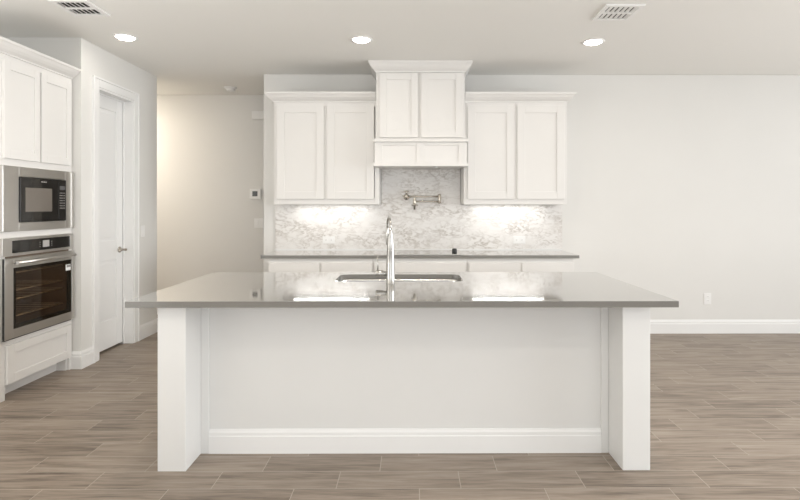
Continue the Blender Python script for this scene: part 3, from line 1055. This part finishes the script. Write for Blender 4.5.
t = thing('light_switch', 'white rocker switch plate on the hallway wall below the thermostat', 'switch', (-1.970, YH, 1.11))
box('cover_plate', M['plastic'], t, -2.030, -1.910, YH - 0.006, YH - 0.0004, 1.112, 1.235, 0.002)
for x in (-2.003, -1.955):
    box('rocker', M['plastic'], t, x, x + 0.028, YH - 0.009, YH - 0.006, 1.140, 1.207, 0.001)
t = thing('light_switch', 'small white switch plate on the pantry wall beside the door casing', 'switch', (XP, 5.417, 1.07))
box('cover_plate', M['plastic'], t, XP + 0.0004, XP + 0.006, 5.381, 5.453, 1.068, 1.186, 0.002)
box('rocker', M['plastic'], t, XP + 0.006, XP + 0.009, 5.403, 5.431, 1.095, 1.159, 0.001)

t = thing('thermostat', 'square white thermostat with a dark screen on the hallway wall', 'thermostat', (-2.02, YH, 1.483))
box('housing', M['plastic'], t, -2.085, -1.940, YH - 0.022, YH - 0.0004, 1.483, 1.613, 0.005)
box('screen', M['screen'], t, -2.048, -1.983, YH - 0.0235, YH - 0.022, 1.517, 1.583)
c = MB().box(-2.050, -1.850, YH - 0.045, YH - 0.0004, 2.504, 2.612).build('door_chime', M['plastic'], None, 0.004, base=(-1.95, YH, 2.504))
tag(c, 'small white chime box high on the hallway wall beside the kitchen wall', 'door chime')

# smoke detector
t = thing('smoke_detector', 'round white smoke detector on the hallway ceiling', 'smoke detector', (-2.194, 6.24, CH))
MB().lathe([(0.060, -0.016), (0.072, -0.012), (0.075, -0.0003)], (-2.194, 6.24, CH), 'Z', 32).build('mounting_ring', M['plastic'], t)
MB().lathe([(0.034, -0.046), (0.048, -0.040), (0.054, -0.020), (0.054, -0.0161)], (-2.194, 6.24, CH), 'Z', 32).build('sensor_cap', M['plastic'], t)

# ------------------------------------------------------------------ recessed ceiling lights


def downlight(x, y, label, power=None, group='recessed ceiling lights'):
    t = thing('ceiling_light', label, 'light', (x, y, CH), group)
    mb = MB()
    n = 40
    prof = [(0.072, -0.004), (0.078, -0.007), (0.096, -0.006), (0.100, -0.0003), (0.072, -0.0003)]
    rings = [[mb.bm.verts.new((x + r * math.cos(2 * PI * k / n), y + r * math.sin(2 * PI * k / n), CH + z)) for k in range(n)] for r, z in prof]
    for i in range(len(rings)):
        a, b = rings[i], rings[(i + 1) % len(rings)]
        for k in range(n):
            f = mb.bm.faces.new((a[k], a[(k + 1) % n], b[(k + 1) % n], b[k]))
            f.smooth = True
    mb.build('trim_ring', M['plastic'], t)
    MB().lathe([(0.012, -0.0225), (0.035, -0.0205), (0.055, -0.015), (0.067, -0.008), (0.0715, -0.003), (0.0715, -0.0003)], (x, y, CH), 'Z', 32).build('diffuser', M['lamp'], t)
    l = bpy.data.lights.new('downlight', 'AREA')
    l.shape = 'DISK'
    l.size = 0.13
    l.energy = DOWNLIGHT_W if power is None else power
    l.color = WARM
    lo = bpy.data.objects.new('downlight', l)
    COL.objects.link(lo)
    lo.parent = t
    lo.location = (0, 0, -0.025)
    return t


downlight(-2.437, 4.393, 'round recessed ceiling light in front of the pantry door')
downlight(-0.437, 4.444, 'round recessed ceiling light left of the range hood')
downlight(1.585, 4.497, 'round recessed ceiling light in front of the right upper cabinet')
# unseen lamps added to brighten the camera side, the island and the hallway
for x in (-2.2, 0.0, 2.2):
    downlight(x, 0.6, 'unseen added ceiling lamp over the camera side of the room', REAR_DOWN_W)
for x in (-1.3, 0.0, 1.3):
    downlight(x, 2.95, 'unseen added ceiling lamp over the seating side of the island', MID_W)
downlight(-4.1, 6.15, 'unseen added ceiling lamp further along the hallway', HALL_W)

# ------------------------------------------------------------------ ceiling vents


def vent(x0, x1, y0, y1, label, dark):
    t = thing('ceiling_vent', label, 'vent', ((x0 + x1) / 2, (y0 + y1) / 2, CH), 'ceiling air vents')
    mb = MB()
    b = 0.032
    z0, z1 = CH - 0.013, CH - 0.0004
    mb.box(x0, x0 + b, y0, y1, z0, z1).box(x1 - b, x1, y0, y1, z0, z1)
    mb.box(x0 + b, x1 - b, y0, y0 + b, z0, z1).box(x0 + b, x1 - b, y1 - b, y1, z0, z1)
    ym = (y0 + y1) / 2
    mb.box(x0 + b, x1 - b, ym - 0.010, ym + 0.010, z0, z1)
    mb.build('frame', M['plastic'], t, 0.0025)
    box('vent_shade', dark, t, x0 + b, x1 - b, y0 + b, y1 - b, CH - 0.0011, CH - 0.0005)  # thin dark sheet paints the shade behind the louvers
    n = 6
    for ya, yb_ in ((y0 + b + 0.001, ym - 0.011), (ym + 0.011, y1 - b - 0.001)):
        for k in range(n):
            xc = x0 + b + (k + 0.62) * (x1 - x0 - 2 * b) / n
            mb = MB()
            v = [mb.bm.verts.new((xc + ddx, yy, CH + dz)) for yy in (ya, yb_) for ddx, dz in ((0.0040, -0.0125), (0.0095, -0.0115), (-0.0030, -0.0018), (-0.0085, -0.0028))]
            for f in ((0, 1, 2, 3), (7, 6, 5, 4), (0, 4, 5, 1), (1, 5, 6, 2), (2, 6, 7, 3), (3, 7, 4, 0)):
                mb.bm.faces.new([v[i] for i in f])
            mb.build('louver', M['plastic'], t)
    return t


vent(-2.535, -2.262, 3.592, 3.885, 'square white ceiling vent with dark slots above the oven cabinet', M['vent_shade'])
vent(1.382, 1.662, 3.655, 3.955, 'square white ceiling vent with pale slots above the right end of the island', M['vent_shade'])
